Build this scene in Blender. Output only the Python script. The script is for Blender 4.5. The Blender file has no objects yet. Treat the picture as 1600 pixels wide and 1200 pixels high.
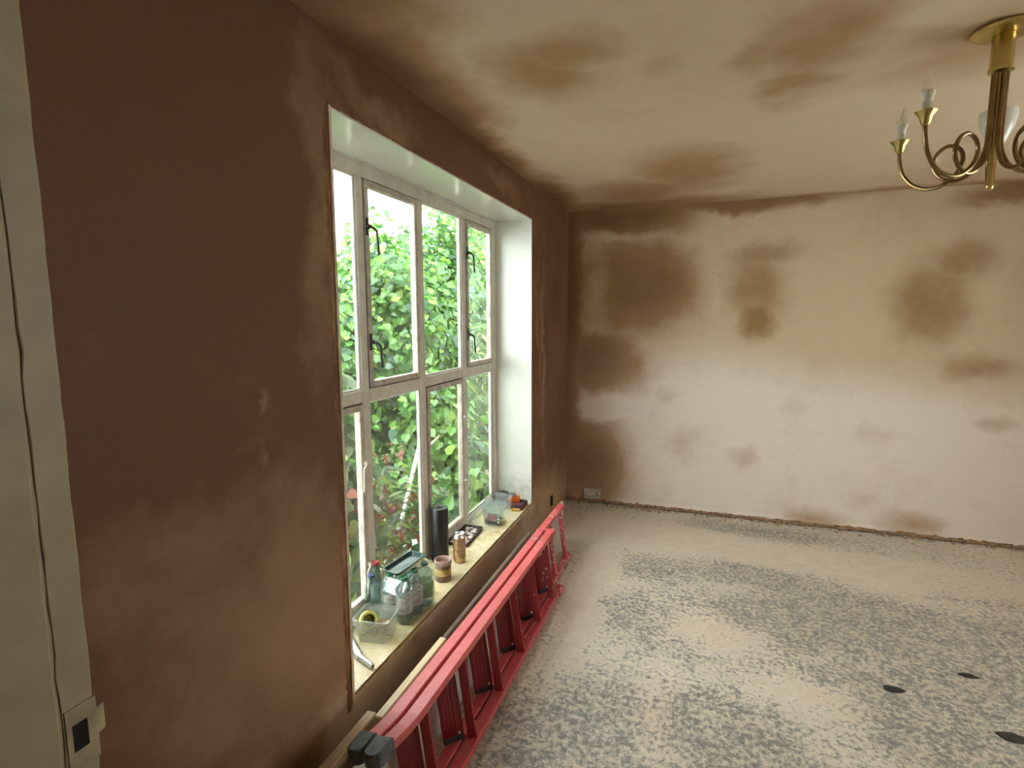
import bpy, math, random
import numpy as np
from mathutils import Vector, Matrix
R = random.Random(7)
scene = bpy.context.scene
col = scene.collection

# ------------------------------------------------------------------ camera, sky, exposure
cam_d = bpy.data.cameras.new('camera'); cam = bpy.data.objects.new('camera', cam_d); col.objects.link(cam)
cam_d.sensor_fit = 'HORIZONTAL'; cam_d.sensor_width = 36.0; cam_d.lens = 855.32 / 1600 * 36.0
cam_d.clip_start = 0.02; cam_d.clip_end = 200
yaw, pitch, roll = -0.3382, -0.1226, -0.0031
fw = Vector((math.sin(yaw)*math.cos(pitch), math.cos(yaw)*math.cos(pitch), math.sin(pitch)))
rt = Vector((math.cos(yaw), -math.sin(yaw), 0)); up = rt.cross(fw)
rt2 = rt*math.cos(roll) + up*math.sin(roll); up2 = -rt*math.sin(roll) + up*math.cos(roll)
cam.matrix_world = Matrix(((rt2.x, up2.x, -fw.x, 1.0755), (rt2.y, up2.y, -fw.y, 0.0), (rt2.z, up2.z, -fw.z, 1.5634), (0, 0, 0, 1)))
scene.camera = cam

world = bpy.data.worlds.new('overcast_sky'); scene.world = world; world.use_nodes = True
bg = world.node_tree.nodes['Background']
bg.inputs['Color'].default_value = (0.93, 0.98, 1.0, 1); bg.inputs['Strength'].default_value = 3.0
vs = scene.view_settings
vs.view_transform = 'Standard'; vs.look = 'None'; vs.gamma = 1.0; vs.use_curve_mapping = False
vs.exposure = 1.95
scene.cycles.use_denoising = True
scene.cycles.max_bounces = 12; scene.cycles.diffuse_bounces = 6; scene.cycles.transparent_max_bounces = 24
scene.cycles.sample_clamp_indirect = 6

# room: x 0..XR (left wall x=0), y YN..YB, z 0..H
XR, YN, YB, H = 3.75, 0.441, 4.45, 2.40
WY0, WY1, WZ0, WZ1 = 1.430, 3.445, 0.302, 2.178      # window opening in the left wall
RY0, RY1, RZ0, RZ1 = 1.6, 2.9, 1.0, 2.05           # window added in the right wall for fill light, out of frame

# ------------------------------------------------------------------ mesh helpers
class MB:
    def __init__(s): s.v = []; s.f = []; s.m = []
    def add(s, vs_, fs, mi=0):
        b = len(s.v); s.v += [tuple(v) for v in vs_]
        for f in fs: s.f.append(tuple(i+b for i in f)); s.m.append(mi)
        return s
    def box(s, x0, x1, y0, y1, z0, z1, mi=0, M=None):
        v = [(x, y, z) for z in (z0, z1) for y in (y0, y1) for x in (x0, x1)]
        if M is not None: v = [M @ Vector(q) for q in v]
        return s.add(v, [(0,2,3,1), (4,5,7,6), (0,1,5,4), (2,6,7,3), (0,4,6,2), (1,3,7,5)], mi)
    def bbox(s, x0, x1, y0, y1, z0, z1, b=.004, mi=0, M=None):      # box with chamfered edges
        vs_ = []; idx = {}
        X = (x0, x1); Y = (y0, y1); Z = (z0, z1); c = ((x0+x1)/2, (y0+y1)/2, (z0+z1)/2)
        for i in (0,1):
            for j in (0,1):
                for k in (0,1):
                    P = (X[i], Y[j], Z[k]); sg = [(-1 if q == 0 else 1) for q in (i, j, k)]
                    for a in range(3):
                        q = [P[t]-sg[t]*b if t != a else P[t] for t in range(3)]
                        idx[(i,j,k,a)] = len(vs_); vs_.append(q)
        F = []
        for a in range(3):
            o = [t for t in range(3) if t != a]
            for sd in (0,1):
                f = []
                for p, q in ((0,0),(1,0),(1,1),(0,1)):
                    t = [0,0,0]; t[a] = sd; t[o[0]] = p; t[o[1]] = q; f.append(idx[(*t, a)])
                F.append(f)
        for a in range(3):
            o = [t for t in range(3) if t != a]
            for p in (0,1):
                for q in (0,1):
                    t0 = [0,0,0]; t0[o[0]] = p; t0[o[1]] = q; t1 = list(t0); t1[a] = 1
                    F.append([idx[(*t0,o[0])], idx[(*t1,o[0])], idx[(*t1,o[1])], idx[(*t0,o[1])]])
        for i in (0,1):
            for j in (0,1):
                for k in (0,1): F.append([idx[(i,j,k,0)], idx[(i,j,k,1)], idx[(i,j,k,2)]])
        cv = Vector(c); G = []
        for f in F:
            a, b_, d = (Vector(vs_[t]) for t in f[:3]); n = (b_-a).cross(d-a)
            ctr = sum((Vector(vs_[t]) for t in f), Vector())/len(f)
            G.append(f if n.dot(ctr-cv) > 0 else f[::-1])
        if M is not None: vs_ = [M @ Vector(q) for q in vs_]
        return s.add(vs_, G, mi)
    def lathe(s, prof, n=20, c=(0,0,0), mi=0, M=None, squash=None):
        v = []
        for r, z in prof:
            for i in range(n):
                a = 2*math.pi*i/n; rr = r
                if squash: rr = squash(r, z, a)
                v.append(Vector((c[0]+rr*math.cos(a), c[1]+rr*math.sin(a), c[2]+z)))
        if M is not None: v = [M @ q for q in v]
        f = []
        for k in range(len(prof)-1):
            for i in range(n):
                j = (i+1) % n; f.append((k*n+i, k*n+j, (k+1)*n+j, (k+1)*n+i))
        if prof[0][0] > 1e-6: f.append(tuple(range(n))[::-1])
        if prof[-1][0] > 1e-6: f.append(tuple((len(prof)-1)*n+i for i in range(n)))
        return s.add(v, f, mi)
    def tube(s, pts, r, n=8, mi=0, closed=False):
        P = [Vector(p) for p in pts]; rs = r if isinstance(r, (list, tuple)) else [r]*len(P)
        v = []; prev = None
        for i, p in enumerate(P):
            t = (P[min(i+1, len(P)-1)] - P[max(i-1, 0)]).normalized()
            if prev is None: a = t.orthogonal().normalized()
            else: a = (prev - t*prev.dot(t)).normalized()
            prev = a; b = t.cross(a)
            for k in range(n):
                th = 2*math.pi*k/n; v.append(p + (a*math.cos(th)+b*math.sin(th))*rs[i])
        f = []
        for k in range(len(P)-1):
            for i in range(n):
                j = (i+1) % n; f.append((k*n+i, k*n+j, (k+1)*n+j, (k+1)*n+i))
        f.append(tuple(range(n))[::-1]); f.append(tuple((len(P)-1)*n+i for i in range(n)))
        return s.add(v, f, mi)
    def build(s, name, mats, parent=None, smooth=False, loc=None, origin=None):
        me = bpy.data.meshes.new(name)
        v = s.v
        if origin is not None: v = [(a-origin[0], b-origin[1], c-origin[2]) for a, b, c in v]
        me.from_pydata(v, [], s.f)
        for m in (mats if isinstance(mats, (list, tuple)) else [mats]): me.materials.append(m)
        if len(me.materials) > 1: me.polygons.foreach_set('material_index', s.m)
        if smooth:
            me.polygons.foreach_set('use_smooth', [True]*len(me.polygons))
            try: me.set_sharp_from_angle(angle=math.radians(40))
            except Exception: pass
        me.update()
        o = bpy.data.objects.new(name, me); col.objects.link(o)
        if parent is not None: o.parent = parent
        if origin is not None: o.location = origin
        if loc is not None: o.location = loc
        return o
def tag(o, label=None, cat=None, group=None, kind=None):
    for k, v in (('label', label), ('category', cat), ('group', group), ('kind', kind)):
        if v: o[k] = v
    return o
def empty(name, loc=(0,0,0), rot=(0,0,0)):
    o = bpy.data.objects.new(name, None); o.empty_display_size = .05; col.objects.link(o)
    o.location = loc; o.rotation_euler = rot; return o
def slab(axis, lo, hi, a0, a1, b0, b1, holes=()):
    """wall/floor slab perpendicular to axis, with rectangular holes given as (a0,a1,b0,b1)"""
    A = sorted({a0, a1, *[h[0] for h in holes], *[h[1] for h in holes]}); B = sorted({b0, b1, *[h[2] for h in holes], *[h[3] for h in holes]})
    inh = lambda a, b: any(h[0] < a < h[1] and h[2] < b < h[3] for h in holes)
    mb = MB(); nb = len(B)
    def P(a, b, c): q = {0: (c, a, b), 1: (a, c, b), 2: (a, b, c)}[axis]; return q
    vid = lambda i, j, k: (i*nb + j)*2 + k
    vs_ = [P(a, b, c) for a in A for b in B for c in (lo, hi)]; F = []
    solid = {(i, j): not inh((A[i]+A[i+1])/2, (B[j]+B[j+1])/2) for i in range(len(A)-1) for j in range(nb-1)}
    for (i, j), s in solid.items():
        if not s: continue
        F.append((vid(i,j,0), vid(i+1,j,0), vid(i+1,j+1,0), vid(i,j+1,0))); F.append((vid(i,j,1), vid(i,j+1,1), vid(i+1,j+1,1), vid(i+1,j,1)))
        if not solid.get((i-1,j)): F.append((vid(i,j,0), vid(i,j+1,0), vid(i,j+1,1), vid(i,j,1)))
        if not solid.get((i+1,j)): F.append((vid(i+1,j,0), vid(i+1,j,1), vid(i+1,j+1,1), vid(i+1,j+1,0)))
        if not solid.get((i,j-1)): F.append((vid(i,j,0), vid(i,j,1), vid(i+1,j,1), vid(i+1,j,0)))
        if not solid.get((i,j+1)): F.append((vid(i,j+1,0), vid(i+1,j+1,0), vid(i+1,j+1,1), vid(i,j+1,1)))
    return mb.add(vs_, F)

# ------------------------------------------------------------------ materials
def new_mat(name):
    m = bpy.data.materials.new(name); m.use_nodes = True
    nt = m.node_tree; b = nt.nodes['Principled BSDF']; return m, nt, b
def N(nt, t, **kw):
    n = nt.nodes.new(t)
    for k, v in kw.items(): setattr(n, k, v)
    return n
def L(nt, a, b): nt.links.new(a, b)
def rgba(c): return (*c, 1)
def noise(nt, vec, scale, detail=4, rough=.55, dist=0.0):
    n = N(nt, 'ShaderNodeTexNoise'); n.inputs['Scale'].default_value = scale; n.inputs['Detail'].default_value = detail
    n.inputs['Roughness'].default_value = rough; n.inputs['Distortion'].default_value = dist
    if vec is not None: L(nt, vec, n.inputs['Vector'])
    return n
def ramp(nt, fac, stops, interp='LINEAR'):
    r = N(nt, 'ShaderNodeValToRGB'); cr = r.color_ramp; cr.interpolation = interp
    while len(cr.elements) < len(stops): cr.elements.new(.5)
    for e, (p, c) in zip(cr.elements, stops): e.position = p; e.color = rgba(c) if not isinstance(c, (int, float)) else (c, c, c, 1)
    L(nt, fac, r.inputs['Fac']); return r.outputs['Color']
def mixc(nt, fac, a, b, mode='MIX'):
    m = N(nt, 'ShaderNodeMix'); m.data_type = 'RGBA'; m.blend_type = mode
    for s, v in ((m.inputs[0], fac), (m.inputs[6], a), (m.inputs[7], b)):
        if isinstance(v, bpy.types.NodeSocket): L(nt, v, s)
        elif isinstance(v, (int, float)): s.default_value = v
        else: s.default_value = rgba(v)
    return m.outputs[2]
def mth(nt, op, a, b=None, clamp=False):
    m = N(nt, 'ShaderNodeMath', operation=op); m.use_clamp = clamp
    for s, v in ((m.inputs[0], a), (m.inputs[1], b)):
        if v is None: continue
        if isinstance(v, bpy.types.NodeSocket): L(nt, v, s)
        else: s.default_value = v
    return m.outputs[0]
def bump(nt, b, h, strength=.2, dist=.01):
    n = N(nt, 'ShaderNodeBump'); n.inputs['Strength'].default_value = strength; n.inputs['Distance'].default_value = dist
    L(nt, h, n.inputs['Height']); L(nt, n.outputs['Normal'], b.inputs['Normal'])
def plain(name, c, rough=.5, metal=0.0, var=.12, scale=30, bumps=0.0, coat=0.0, spec=None):
    m, nt, b = new_mat(name)
    g = N(nt, 'ShaderNodeTexCoord')
    n = noise(nt, g.outputs['Object'], scale, 4)
    lo = tuple(max(0, x*(1-var)) for x in c); hi = tuple(min(1, x*(1+var)) for x in c)
    L(nt, ramp(nt, n.outputs['Fac'], ((.3, lo), (.7, hi))), b.inputs['Base Color'])
    b.inputs['Roughness'].default_value = rough; b.inputs['Metallic'].default_value = metal
    if coat: b.inputs['Coat Weight'].default_value = coat
    if spec is not None: b.inputs['Specular IOR Level'].default_value = spec
    if bumps: bump(nt, b, n.outputs['Fac'], bumps, .004)
    return m
def world_pos(nt): return N(nt, 'ShaderNodeNewGeometry').outputs['Position']
def plane_vec(nt, ia, ib, wob=.10, wscale=2.5):
    """2D position on a wall with a noisy wobble so that stains get ragged outlines"""
    pos = world_pos(nt); n = noise(nt, pos, wscale, 5, .6)
    off = N(nt, 'ShaderNodeVectorMath', operation='SUBTRACT'); L(nt, n.outputs['Color'], off.inputs[0]); off.inputs[1].default_value = (.5, .5, .5)
    sc = N(nt, 'ShaderNodeVectorMath', operation='SCALE'); L(nt, off.outputs[0], sc.inputs[0]); sc.inputs['Scale'].default_value = wob*2
    ad = N(nt, 'ShaderNodeVectorMath', operation='ADD'); L(nt, pos, ad.inputs[0]); L(nt, sc.outputs[0], ad.inputs[1])
    sp = N(nt, 'ShaderNodeSeparateXYZ'); L(nt, ad.outputs[0], sp.inputs[0])
    cb = N(nt, 'ShaderNodeCombineXYZ'); L(nt, sp.outputs[ia], cb.inputs[0]); L(nt, sp.outputs[ib], cb.inputs[1])
    return pos, cb.outputs[0], sp
def stains(nt, vec, patches, soft=.8):
    acc = None
    for ca, cb_, ra, rb, s in patches:
        a = N(nt, 'ShaderNodeVectorMath', operation='SUBTRACT'); L(nt, vec, a.inputs[0]); a.inputs[1].default_value = (ca, cb_, 0)
        d = N(nt, 'ShaderNodeVectorMath', operation='DIVIDE'); L(nt, a.outputs[0], d.inputs[0]); d.inputs[1].default_value = (ra, rb, 1)
        l = N(nt, 'ShaderNodeVectorMath', operation='LENGTH'); L(nt, d.outputs[0], l.inputs[0])
        r = N(nt, 'ShaderNodeMapRange', interpolation_type='SMOOTHSTEP'); L(nt, l.outputs['Value'], r.inputs['Value'])
        r.inputs['From Min'].default_value = 1+soft*.6; r.inputs['From Max'].default_value = 1-soft; r.inputs['To Min'].default_value = 0; r.inputs['To Max'].default_value = s
        acc = r.outputs['Result'] if acc is None else mth(nt, 'MAXIMUM', acc, r.outputs['Result'])
    return acc
DRY = (.74, .64, .54); DAMP = (.40, .255, .15); WET = (.185, .085, .047)
def plaster(name, ia, ib, patches, light=(), dry=DRY, damp=DAMP, wet=WET, wob=.20, base=0.0, extra=None, soft=.8, gain=1.0):
    m, nt, b = new_mat(name)
    pos, vec, sp = plane_vec(nt, ia, ib, wob)
    w = stains(nt, vec, patches, soft) if patches else None
    if light:
        li = stains(nt, vec, light, .9); w = mth(nt, 'SUBTRACT', w, li, True)
    n1 = noise(nt, pos, 1.6, 5, .6); n2 = noise(nt, pos, 9, 6, .65); n3 = noise(nt, pos, 60, 3, .6)
    v = mth(nt, 'MULTIPLY', mth(nt, 'SUBTRACT', n1.outputs['Fac'], .5), .35)
    v2 = mth(nt, 'MULTIPLY', mth(nt, 'SUBTRACT', n2.outputs['Fac'], .5), .22)
    t = mth(nt, 'ADD', mth(nt, 'ADD', mth(nt, 'MULTIPLY', w, gain), v), mth(nt, 'ADD', v2, base), True)
    c = ramp(nt, t, ((0, dry), (.42, damp), (.95, wet)))
    if extra: c = extra(nt, c, pos, sp, n2)
    c = mixc(nt, .10, c, n3.outputs['Color'], 'SOFT_LIGHT')
    L(nt, c, b.inputs['Base Color'])
    b.inputs['Roughness'].default_value = .62; b.inputs['Specular IOR Level'].default_value = .3
    st = N(nt, 'ShaderNodeMapping'); L(nt, pos, st.inputs['Vector']); st.inputs['Scale'].default_value = (4, 4, 10)
    n4 = noise(nt, st.outputs['Vector'], 2.2, 6, .62, .6)
    bump(nt, b, n4.outputs['Fac'], .22, .012)
    return m

back_p = [(0.0, 1.22, 0.15, 2.2, 1), (0.45, 2.33, 0.55, 0.15, 1), (1.3, 2.385, .75, .07, .8), (0.50, 1.76, 0.50, 0.42, .95), (0.72, 1.80, .32, .36, .9), (0.28, 1.20, 0.40, 0.27, .95),
  (0.18, 0.33, 0.38, 0.42, 1), (1.46, 2.01, 0.26, 0.10, .45), (1.42, 1.76, 0.22, 0.28, .52), (1.43, 1.52, 0.14, 0.16, .68), (2.50, 1.66, 0.24, 0.28, .55), (2.66, 1.92, 0.20, 0.16, .5),
  (2.80, 1.20, 0.20, 0.10, .42), (2.9, 0.84, 0.12, 0.05, .30), (1.38, 0.47, 0.09, 0.13, .26), (1.91, 0.04, 0.20, 0.11, .5), (2.53, 0.08, 0.2, 0.11, .45), (2.91, 2.34, 0.3, 0.09, .7),
  (0.91, 0.57, 0.12, 0.13, .12), (1.71, 0.88, 0.11, 0.07, .12), (.8, .95, .08, .06, .10), (2.2, .25, .12, .08, .10), (2.2, .7, .14, .10, .08)]
back_l = [(0.26, 1.72, 0.12, 0.26, .55), (0.30, 0.80, 0.2, 0.10, .8), (0.37, 2.19, 0.22, 0.05, .3)]
def back_extra(nt, c, pos, sp, n2):
    # the upper wall is multiplied darker and yellowish, the lower stays pinkish white
    e = mth(nt, 'ADD', sp.outputs[2], mth(nt, 'MULTIPLY', sp.outputs[0], .12))
    f = N(nt, 'ShaderNodeMapRange', interpolation_type='SMOOTHSTEP'); L(nt, e, f.inputs['Value'])
    f.inputs['From Min'].default_value = 1.15; f.inputs['From Max'].default_value = 1.55; f.inputs['To Max'].default_value = .85
    return mixc(nt, f.outputs['Result'], c, (.74, .66, .46), 'MULTIPLY')
M = {}
M['back'] = plaster('plaster_back', 0, 2, back_p, back_l, extra=back_extra, dry=(.76, .66, .58), gain=.72, wob=.12)
ceil_p = [(0.52, 1.95, 0.20, 0.24, .55), (0.62, 1.80, .18, .14, .5), (1.36, 2.02, 0.19, 0.28, .5), (1.2, 2.06, 0.09, 0.12, .4), (1.34, 2.32, 0.13, 0.14, .5), (0.95, 3.50, 0.30, 0.55, .55), (0.62, 3.9, 0.36, 0.40, .55),
  (0.55, 4.38, 0.8, 0.30, .7), (0.0, .8, .36, 1.1, 1), (0.0, 1.7, .26, .7, 1), (.0, 2.5, .14, .9, .95), (.0, 3.8, .2, .8, .95), (0.9, 2.03, 0.08, 0.09, .2), (1.88, 2.17, 0.25, 0.3, .35), (1.37, 2.52, 0.11, 0.12, .25), (2.4, 4.45, 1.4, .10, .5), (2.9, 2.6, .4, .5, .4)]
M['ceil'] = plaster('plaster_ceiling', 0, 1, ceil_p, dry=(.74, .60, .44), damp=(.48, .305, .165), gain=.85)
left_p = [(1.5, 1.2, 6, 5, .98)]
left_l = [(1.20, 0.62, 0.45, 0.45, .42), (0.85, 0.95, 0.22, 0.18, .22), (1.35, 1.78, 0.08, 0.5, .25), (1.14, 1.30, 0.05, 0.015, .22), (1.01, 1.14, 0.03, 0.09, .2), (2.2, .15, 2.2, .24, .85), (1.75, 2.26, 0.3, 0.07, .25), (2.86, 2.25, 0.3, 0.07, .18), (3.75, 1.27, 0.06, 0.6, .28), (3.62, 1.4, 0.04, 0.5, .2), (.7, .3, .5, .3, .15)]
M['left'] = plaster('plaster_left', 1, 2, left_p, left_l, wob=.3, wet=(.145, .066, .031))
M['other'] = plaster('plaster_other', 0, 2, [(2, 1, .3, .3, .2)])

def floor_mat():
    m, nt, b = new_mat('screed_floor')
    pos, vec, sp = plane_vec(nt, 0, 1, .12, 3)
    big = noise(nt, pos, 1.5, 4, .6); mid = noise(nt, pos, 11, 6, .7); fine = noise(nt, pos, 44, 8, .76); fi2 = noise(nt, pos, 120, 3, .6)
    cream = ramp(nt, mid.outputs['Fac'], ((.3, (.58, .50, .39)), (.7, (.76, .69, .57))))
    dust = stains(nt, vec, [(1.15, 2.75, .28, .18, .8), (.5, 3.2, .12, .9, .6), (.95, 2.1, .10, .3, .6), (.8, 3.9, .6, .35, .7), (1.8, 3.8, 1.2, .22, .6), (1.55, 2.35, .25, .15, .5), (2.6, 3.6, .8, .3, .5)], .7)
    dark = stains(nt, vec, [(.62, 1.75, .28, .42, .62), (1.05, 2.05, .5, .25, .6), (.95, 2.75, .35, .28, .42), (1.5, 2.9, .5, .3, .55), (2.0, 3.05, .6, .45, .72), (1.4, 3.45, .5, .18, .45), (2.0, 2.4, .6, .35, .66), (.85, 3.35, .3, .25, .38), (2.8, 2.6, .8, 1.0, .65), (1.3, 1.6, .6, .5, .6), (2.5, 1.3, .9, .8, .6), (1.3, 4.2, .7, .12, .5), (2.6, 3.5, .5, .12, .5)], .8)
    cov = mth(nt, 'ADD', mth(nt, 'SUBTRACT', mth(nt, 'ADD', dark, .42), mth(nt, 'MULTIPLY', dust, .85)), mth(nt, 'MULTIPLY', mth(nt, 'SUBTRACT', big.outputs['Fac'], .5), .9))
    cov = mth(nt, 'MINIMUM', cov, .80)
    f = mth(nt, 'ADD', mth(nt, 'MULTIPLY', fine.outputs['Fac'], .64), mth(nt, 'MULTIPLY', mid.outputs['Fac'], .36))
    d = mth(nt, 'SUBTRACT', f, mth(nt, 'SUBTRACT', .556, mth(nt, 'MULTIPLY', cov, .17)))
    d = mth(nt, 'MULTIPLY', d, 8, True)
    dk = ramp(nt, fi2.outputs['Fac'], ((.35, (.085, .080, .076)), (.65, (.22, .21, .195))))
    c = mixc(nt, mth(nt, 'MULTIPLY', dust, .55), cream, (.60, .44, .33))
    c = mixc(nt, mth(nt, 'MULTIPLY', d, .88), c, dk)
    L(nt, c, b.inputs['Base Color']); b.inputs['Roughness'].default_value = .5
    L(nt, ramp(nt, d, ((0, .62), (1, .36))), b.inputs['Roughness'])
    h = mth(nt, 'SUBTRACT', mth(nt, 'MULTIPLY', mid.outputs['Fac'], .6), mth(nt, 'MULTIPLY', d, .25))
    bump(nt, b, h, .35, .01)
    return m
M['floor'] = floor_mat()

def gloss_white():
    m, nt, b = new_mat('white_gloss_paint')
    pos = world_pos(nt); n = noise(nt, pos, 3, 5, .6); n2 = noise(nt, pos, 28, 5, .7)
    c = ramp(nt, n.outputs['Fac'], ((.3, (.66, .69, .61)), (.7, (.75, .77, .71))))  # greenish cast puts the foliage's reflection into the white paint
    sp = N(nt, 'ShaderNodeSeparateXYZ'); L(nt, pos, sp.inputs[0])
    lowm = N(nt, 'ShaderNodeMapRange'); L(nt, sp.outputs[2], lowm.inputs['Value']); lowm.inputs['From Min'].default_value = .62; lowm.inputs['From Max'].default_value = .30
    g = mth(nt, 'MULTIPLY', mth(nt, 'MULTIPLY', mth(nt, 'SUBTRACT', n2.outputs['Fac'], .45), 4, True), lowm.outputs['Result'], True)
    c = mixc(nt, mth(nt, 'MULTIPLY', g, .6), c, (.33, .26, .13))
    sp2 = mth(nt, 'MULTIPLY', mth(nt, 'SUBTRACT', n2.outputs['Fac'], .70), 12, True)
    c = mixc(nt, mth(nt, 'MULTIPLY', sp2, .5), c, (.25, .22, .16))
    L(nt, c, b.inputs['Base Color']); b.inputs['Roughness'].default_value = .22
    n5 = noise(nt, pos, 7, 3); bump(nt, b, n5.outputs['Fac'], .12, .01)
    return m
M['reveal'] = gloss_white()
def frame_mat():
    m, nt, b = new_mat('old_cream_frame_paint')
    pos = world_pos(nt); n = noise(nt, pos, 14, 6, .7); n2 = noise(nt, pos, 70, 4, .7)
    c = ramp(nt, n.outputs['Fac'], ((.28, (.46, .42, .34)), (.6, (.62, .58, .50))))
    k = mth(nt, 'MULTIPLY', mth(nt, 'SUBTRACT', mth(nt, 'ADD', mth(nt, 'MULTIPLY', n2.outputs['Fac'], .5), mth(nt, 'MULTIPLY', n.outputs['Fac'], .5)), .60), 14, True)
    c = mixc(nt, mth(nt, 'MULTIPLY', k, .7), c, (.10, .07, .05))
    L(nt, c, b.inputs['Base Color']); b.inputs['Roughness'].default_value = .42; bump(nt, b, n2.outputs['Fac'], .15, .003)
    return m
M['frame'] = frame_mat()
M['gap'] = plain('grimy_rebate', (.035, .025, .018), .9); M['sash'] = plain('sash_paint', (.44, .38, .31), .45, var=.3, scale=25, bumps=.1)
M['jamb'] = plain('door_lining_paint', (.38, .305, .19), .5, var=.10, scale=14, bumps=.12)
M['iron'] = plain('dark_iron', (.07, .06, .055), .5, .6)
M['handle_paint'] = plain('painted_handle', (.55, .52, .45), .45)
M['strike'] = plain('painted_strike_plate', (.38, .305, .19), .45, 0, var=.25)
M['black'] = plain('black_void', (.006, .006, .006), .9)
def sill_mat():
    m, nt, b = new_mat('worn_sill_board')
    pos = world_pos(nt); n = noise(nt, pos, 10, 6, .7); n2 = noise(nt, pos, 60, 5, .75)
    c = ramp(nt, n.outputs['Fac'], ((.28, (.30, .20, .08)), (.45, (.56, .46, .24)), (.65, (.66, .60, .42))))
    k = mth(nt, 'MULTIPLY', mth(nt, 'SUBTRACT', n2.outputs['Fac'], .58), 10, True)
    c = mixc(nt, mth(nt, 'MULTIPLY', k, .7), c, (.74, .66, .58))
    sp = N(nt, 'ShaderNodeSeparateXYZ'); L(nt, pos, sp.inputs[0])
    near = N(nt, 'ShaderNodeMapRange'); L(nt, sp.outputs[1], near.inputs['Value']); near.inputs['From Min'].default_value = 1.75; near.inputs['From Max'].default_value = 1.5
    k2 = mth(nt, 'MULTIPLY', mth(nt, 'MULTIPLY', mth(nt, 'SUBTRACT', n2.outputs['Fac'], .42), 8, True), near.outputs['Result'], True)
    c = mixc(nt, mth(nt, 'MULTIPLY', k2, .8), c, (.70, .57, .50))
    L(nt, c, b.inputs['Base Color']); b.inputs['Roughness'].default_value = .6; bump(nt, b, n2.outputs['Fac'], .3, .004)
    return m
M['sill'] = sill_mat()
def bead_mat():
    m, nt, b = new_mat('raw_edge_timber')
    pos = world_pos(nt); mp = N(nt, 'ShaderNodeMapping'); L(nt, pos, mp.inputs['Vector']); mp.inputs['Scale'].default_value = (40, 12, 4)
    n = noise(nt, mp.outputs['Vector'], 1.5, 6, .7)
    L(nt, ramp(nt, n.outputs['Fac'], ((.3, (.09, .042, .014)), (.5, (.20, .095, .035)), (.7, (.36, .21, .11)))), b.inputs['Base Color'])
    b.inputs['Roughness'].default_value = .7; bump(nt, b, n.outputs['Fac'], .5, .006); return m
M['bead'] = bead_mat()
def glass_mat(name, tint=(1,1,1), haze=.02, rough=.02, ior=1.45, hcol=(.8, .85, .8), dirt=False):
    m = bpy.data.materials.new(name); m.use_nodes = True; nt = m.node_tree; nt.nodes.clear()
    o = N(nt, 'ShaderNodeOutputMaterial'); t = N(nt, 'ShaderNodeBsdfTransparent'); t.inputs[0].default_value = rgba(tint)
    g = N(nt, 'ShaderNodeBsdfGlossy'); g.inputs['Roughness'].default_value = rough; g.inputs['Color'].default_value = (1, 1, 1, 1)
    d = N(nt, 'ShaderNodeBsdfDiffuse'); d.inputs[0].default_value = rgba(hcol)
    lw = N(nt, 'ShaderNodeLayerWeight'); lw.inputs['Blend'].default_value = .5; r0 = ((ior-1)/(ior+1))**2
    fr = mth(nt, 'ADD', mth(nt, 'MULTIPLY', mth(nt, 'POWER', lw.outputs['Facing'], 5), 1-r0), r0)
    m1 = N(nt, 'ShaderNodeMixShader'); m2 = N(nt, 'ShaderNodeMixShader')
    if dirt:
        n = noise(nt, world_pos(nt), 6, 6, .7)
        L(nt, ramp(nt, n.outputs['Fac'], ((.35, haze*.4), (.75, haze*2.2))), m1.inputs[0])
    else: m1.inputs[0].default_value = haze
    L(nt, t.outputs[0], m1.inputs[1]); L(nt, d.outputs[0], m1.inputs[2])
    L(nt, fr, m2.inputs[0]); L(nt, m1.outputs[0], m2.inputs[1]); L(nt, g.outputs[0], m2.inputs[2]); L(nt, m2.outputs[0], o.inputs[0])
    return m
M['pane'] = glass_mat('dusty_window_glass', (.97, .99, .97), .022, dirt=True)
M['clear'] = glass_mat('clear_plastic', (.90, .94, .94), .11, .08, 1.5, (.75, .82, .82))
M['clear2'] = glass_mat('frosted_tub_plastic', (.84, .85, .81), .15, .2, 1.5, (.70, .70, .66))
M['film'] = glass_mat('shrink_film', (.90, .94, .94), .06, .08, 2.0, (.85, .88, .88))
M['bottle'] = glass_mat('bottle_plastic', (.60, .74, .71), .03, .05, 1.6, (.4, .52, .5))
M['bulbglass'] = glass_mat('bulb_glass', (.95, .93, .88), .25, .1, 1.5, (.85, .82, .75))

# ------------------------------------------------------------------ room shell
S = lambda o: tag(o, kind='structure')
wl = S(slab(0, -0.29, 0, -1.3, YB+.25, -.2, 2.65, [(WY0-.008, WY1+.008, WZ0-.03, WZ1+.008), (3.945, 4.012, .098, .186)]).build('wall_left', M['left']))
S(slab(1, YB, YB+.25, -.02, XR+.02, .028, 2.65).build('wall_back', M['back']))
S(slab(0, XR, XR+.25, YN-.2, YB+.25, -.2, 2.65, [(RY0, RY1, RZ0, RZ1)]).build('wall_right', M['other']))
DX0, DX1, DZ = .325, 1.36, 2.25
S(slab(1, .27, YN-.004, -.02, XR+.02, -.2, 2.65, [(DX0, DX1, -.05, DZ)]).build('wall_front', M['other']))
S(slab(2, -.2, 0, -.02, XR+.02, -1.3, YB+.25).build('floor', M['floor']))
S(slab(2, H, H+.25, -.02, XR+.02, -1.3, YB+.02).build('ceiling', M['ceil']))
S(slab(0, 1.9, 2.0, -1.3, .28, 0, H).build('wall_hall_right', M['other']))
S(slab(1, -1.3, -1.2, -.02, 2.0, 0, H).build('wall_hall_back', M['other']))
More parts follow.
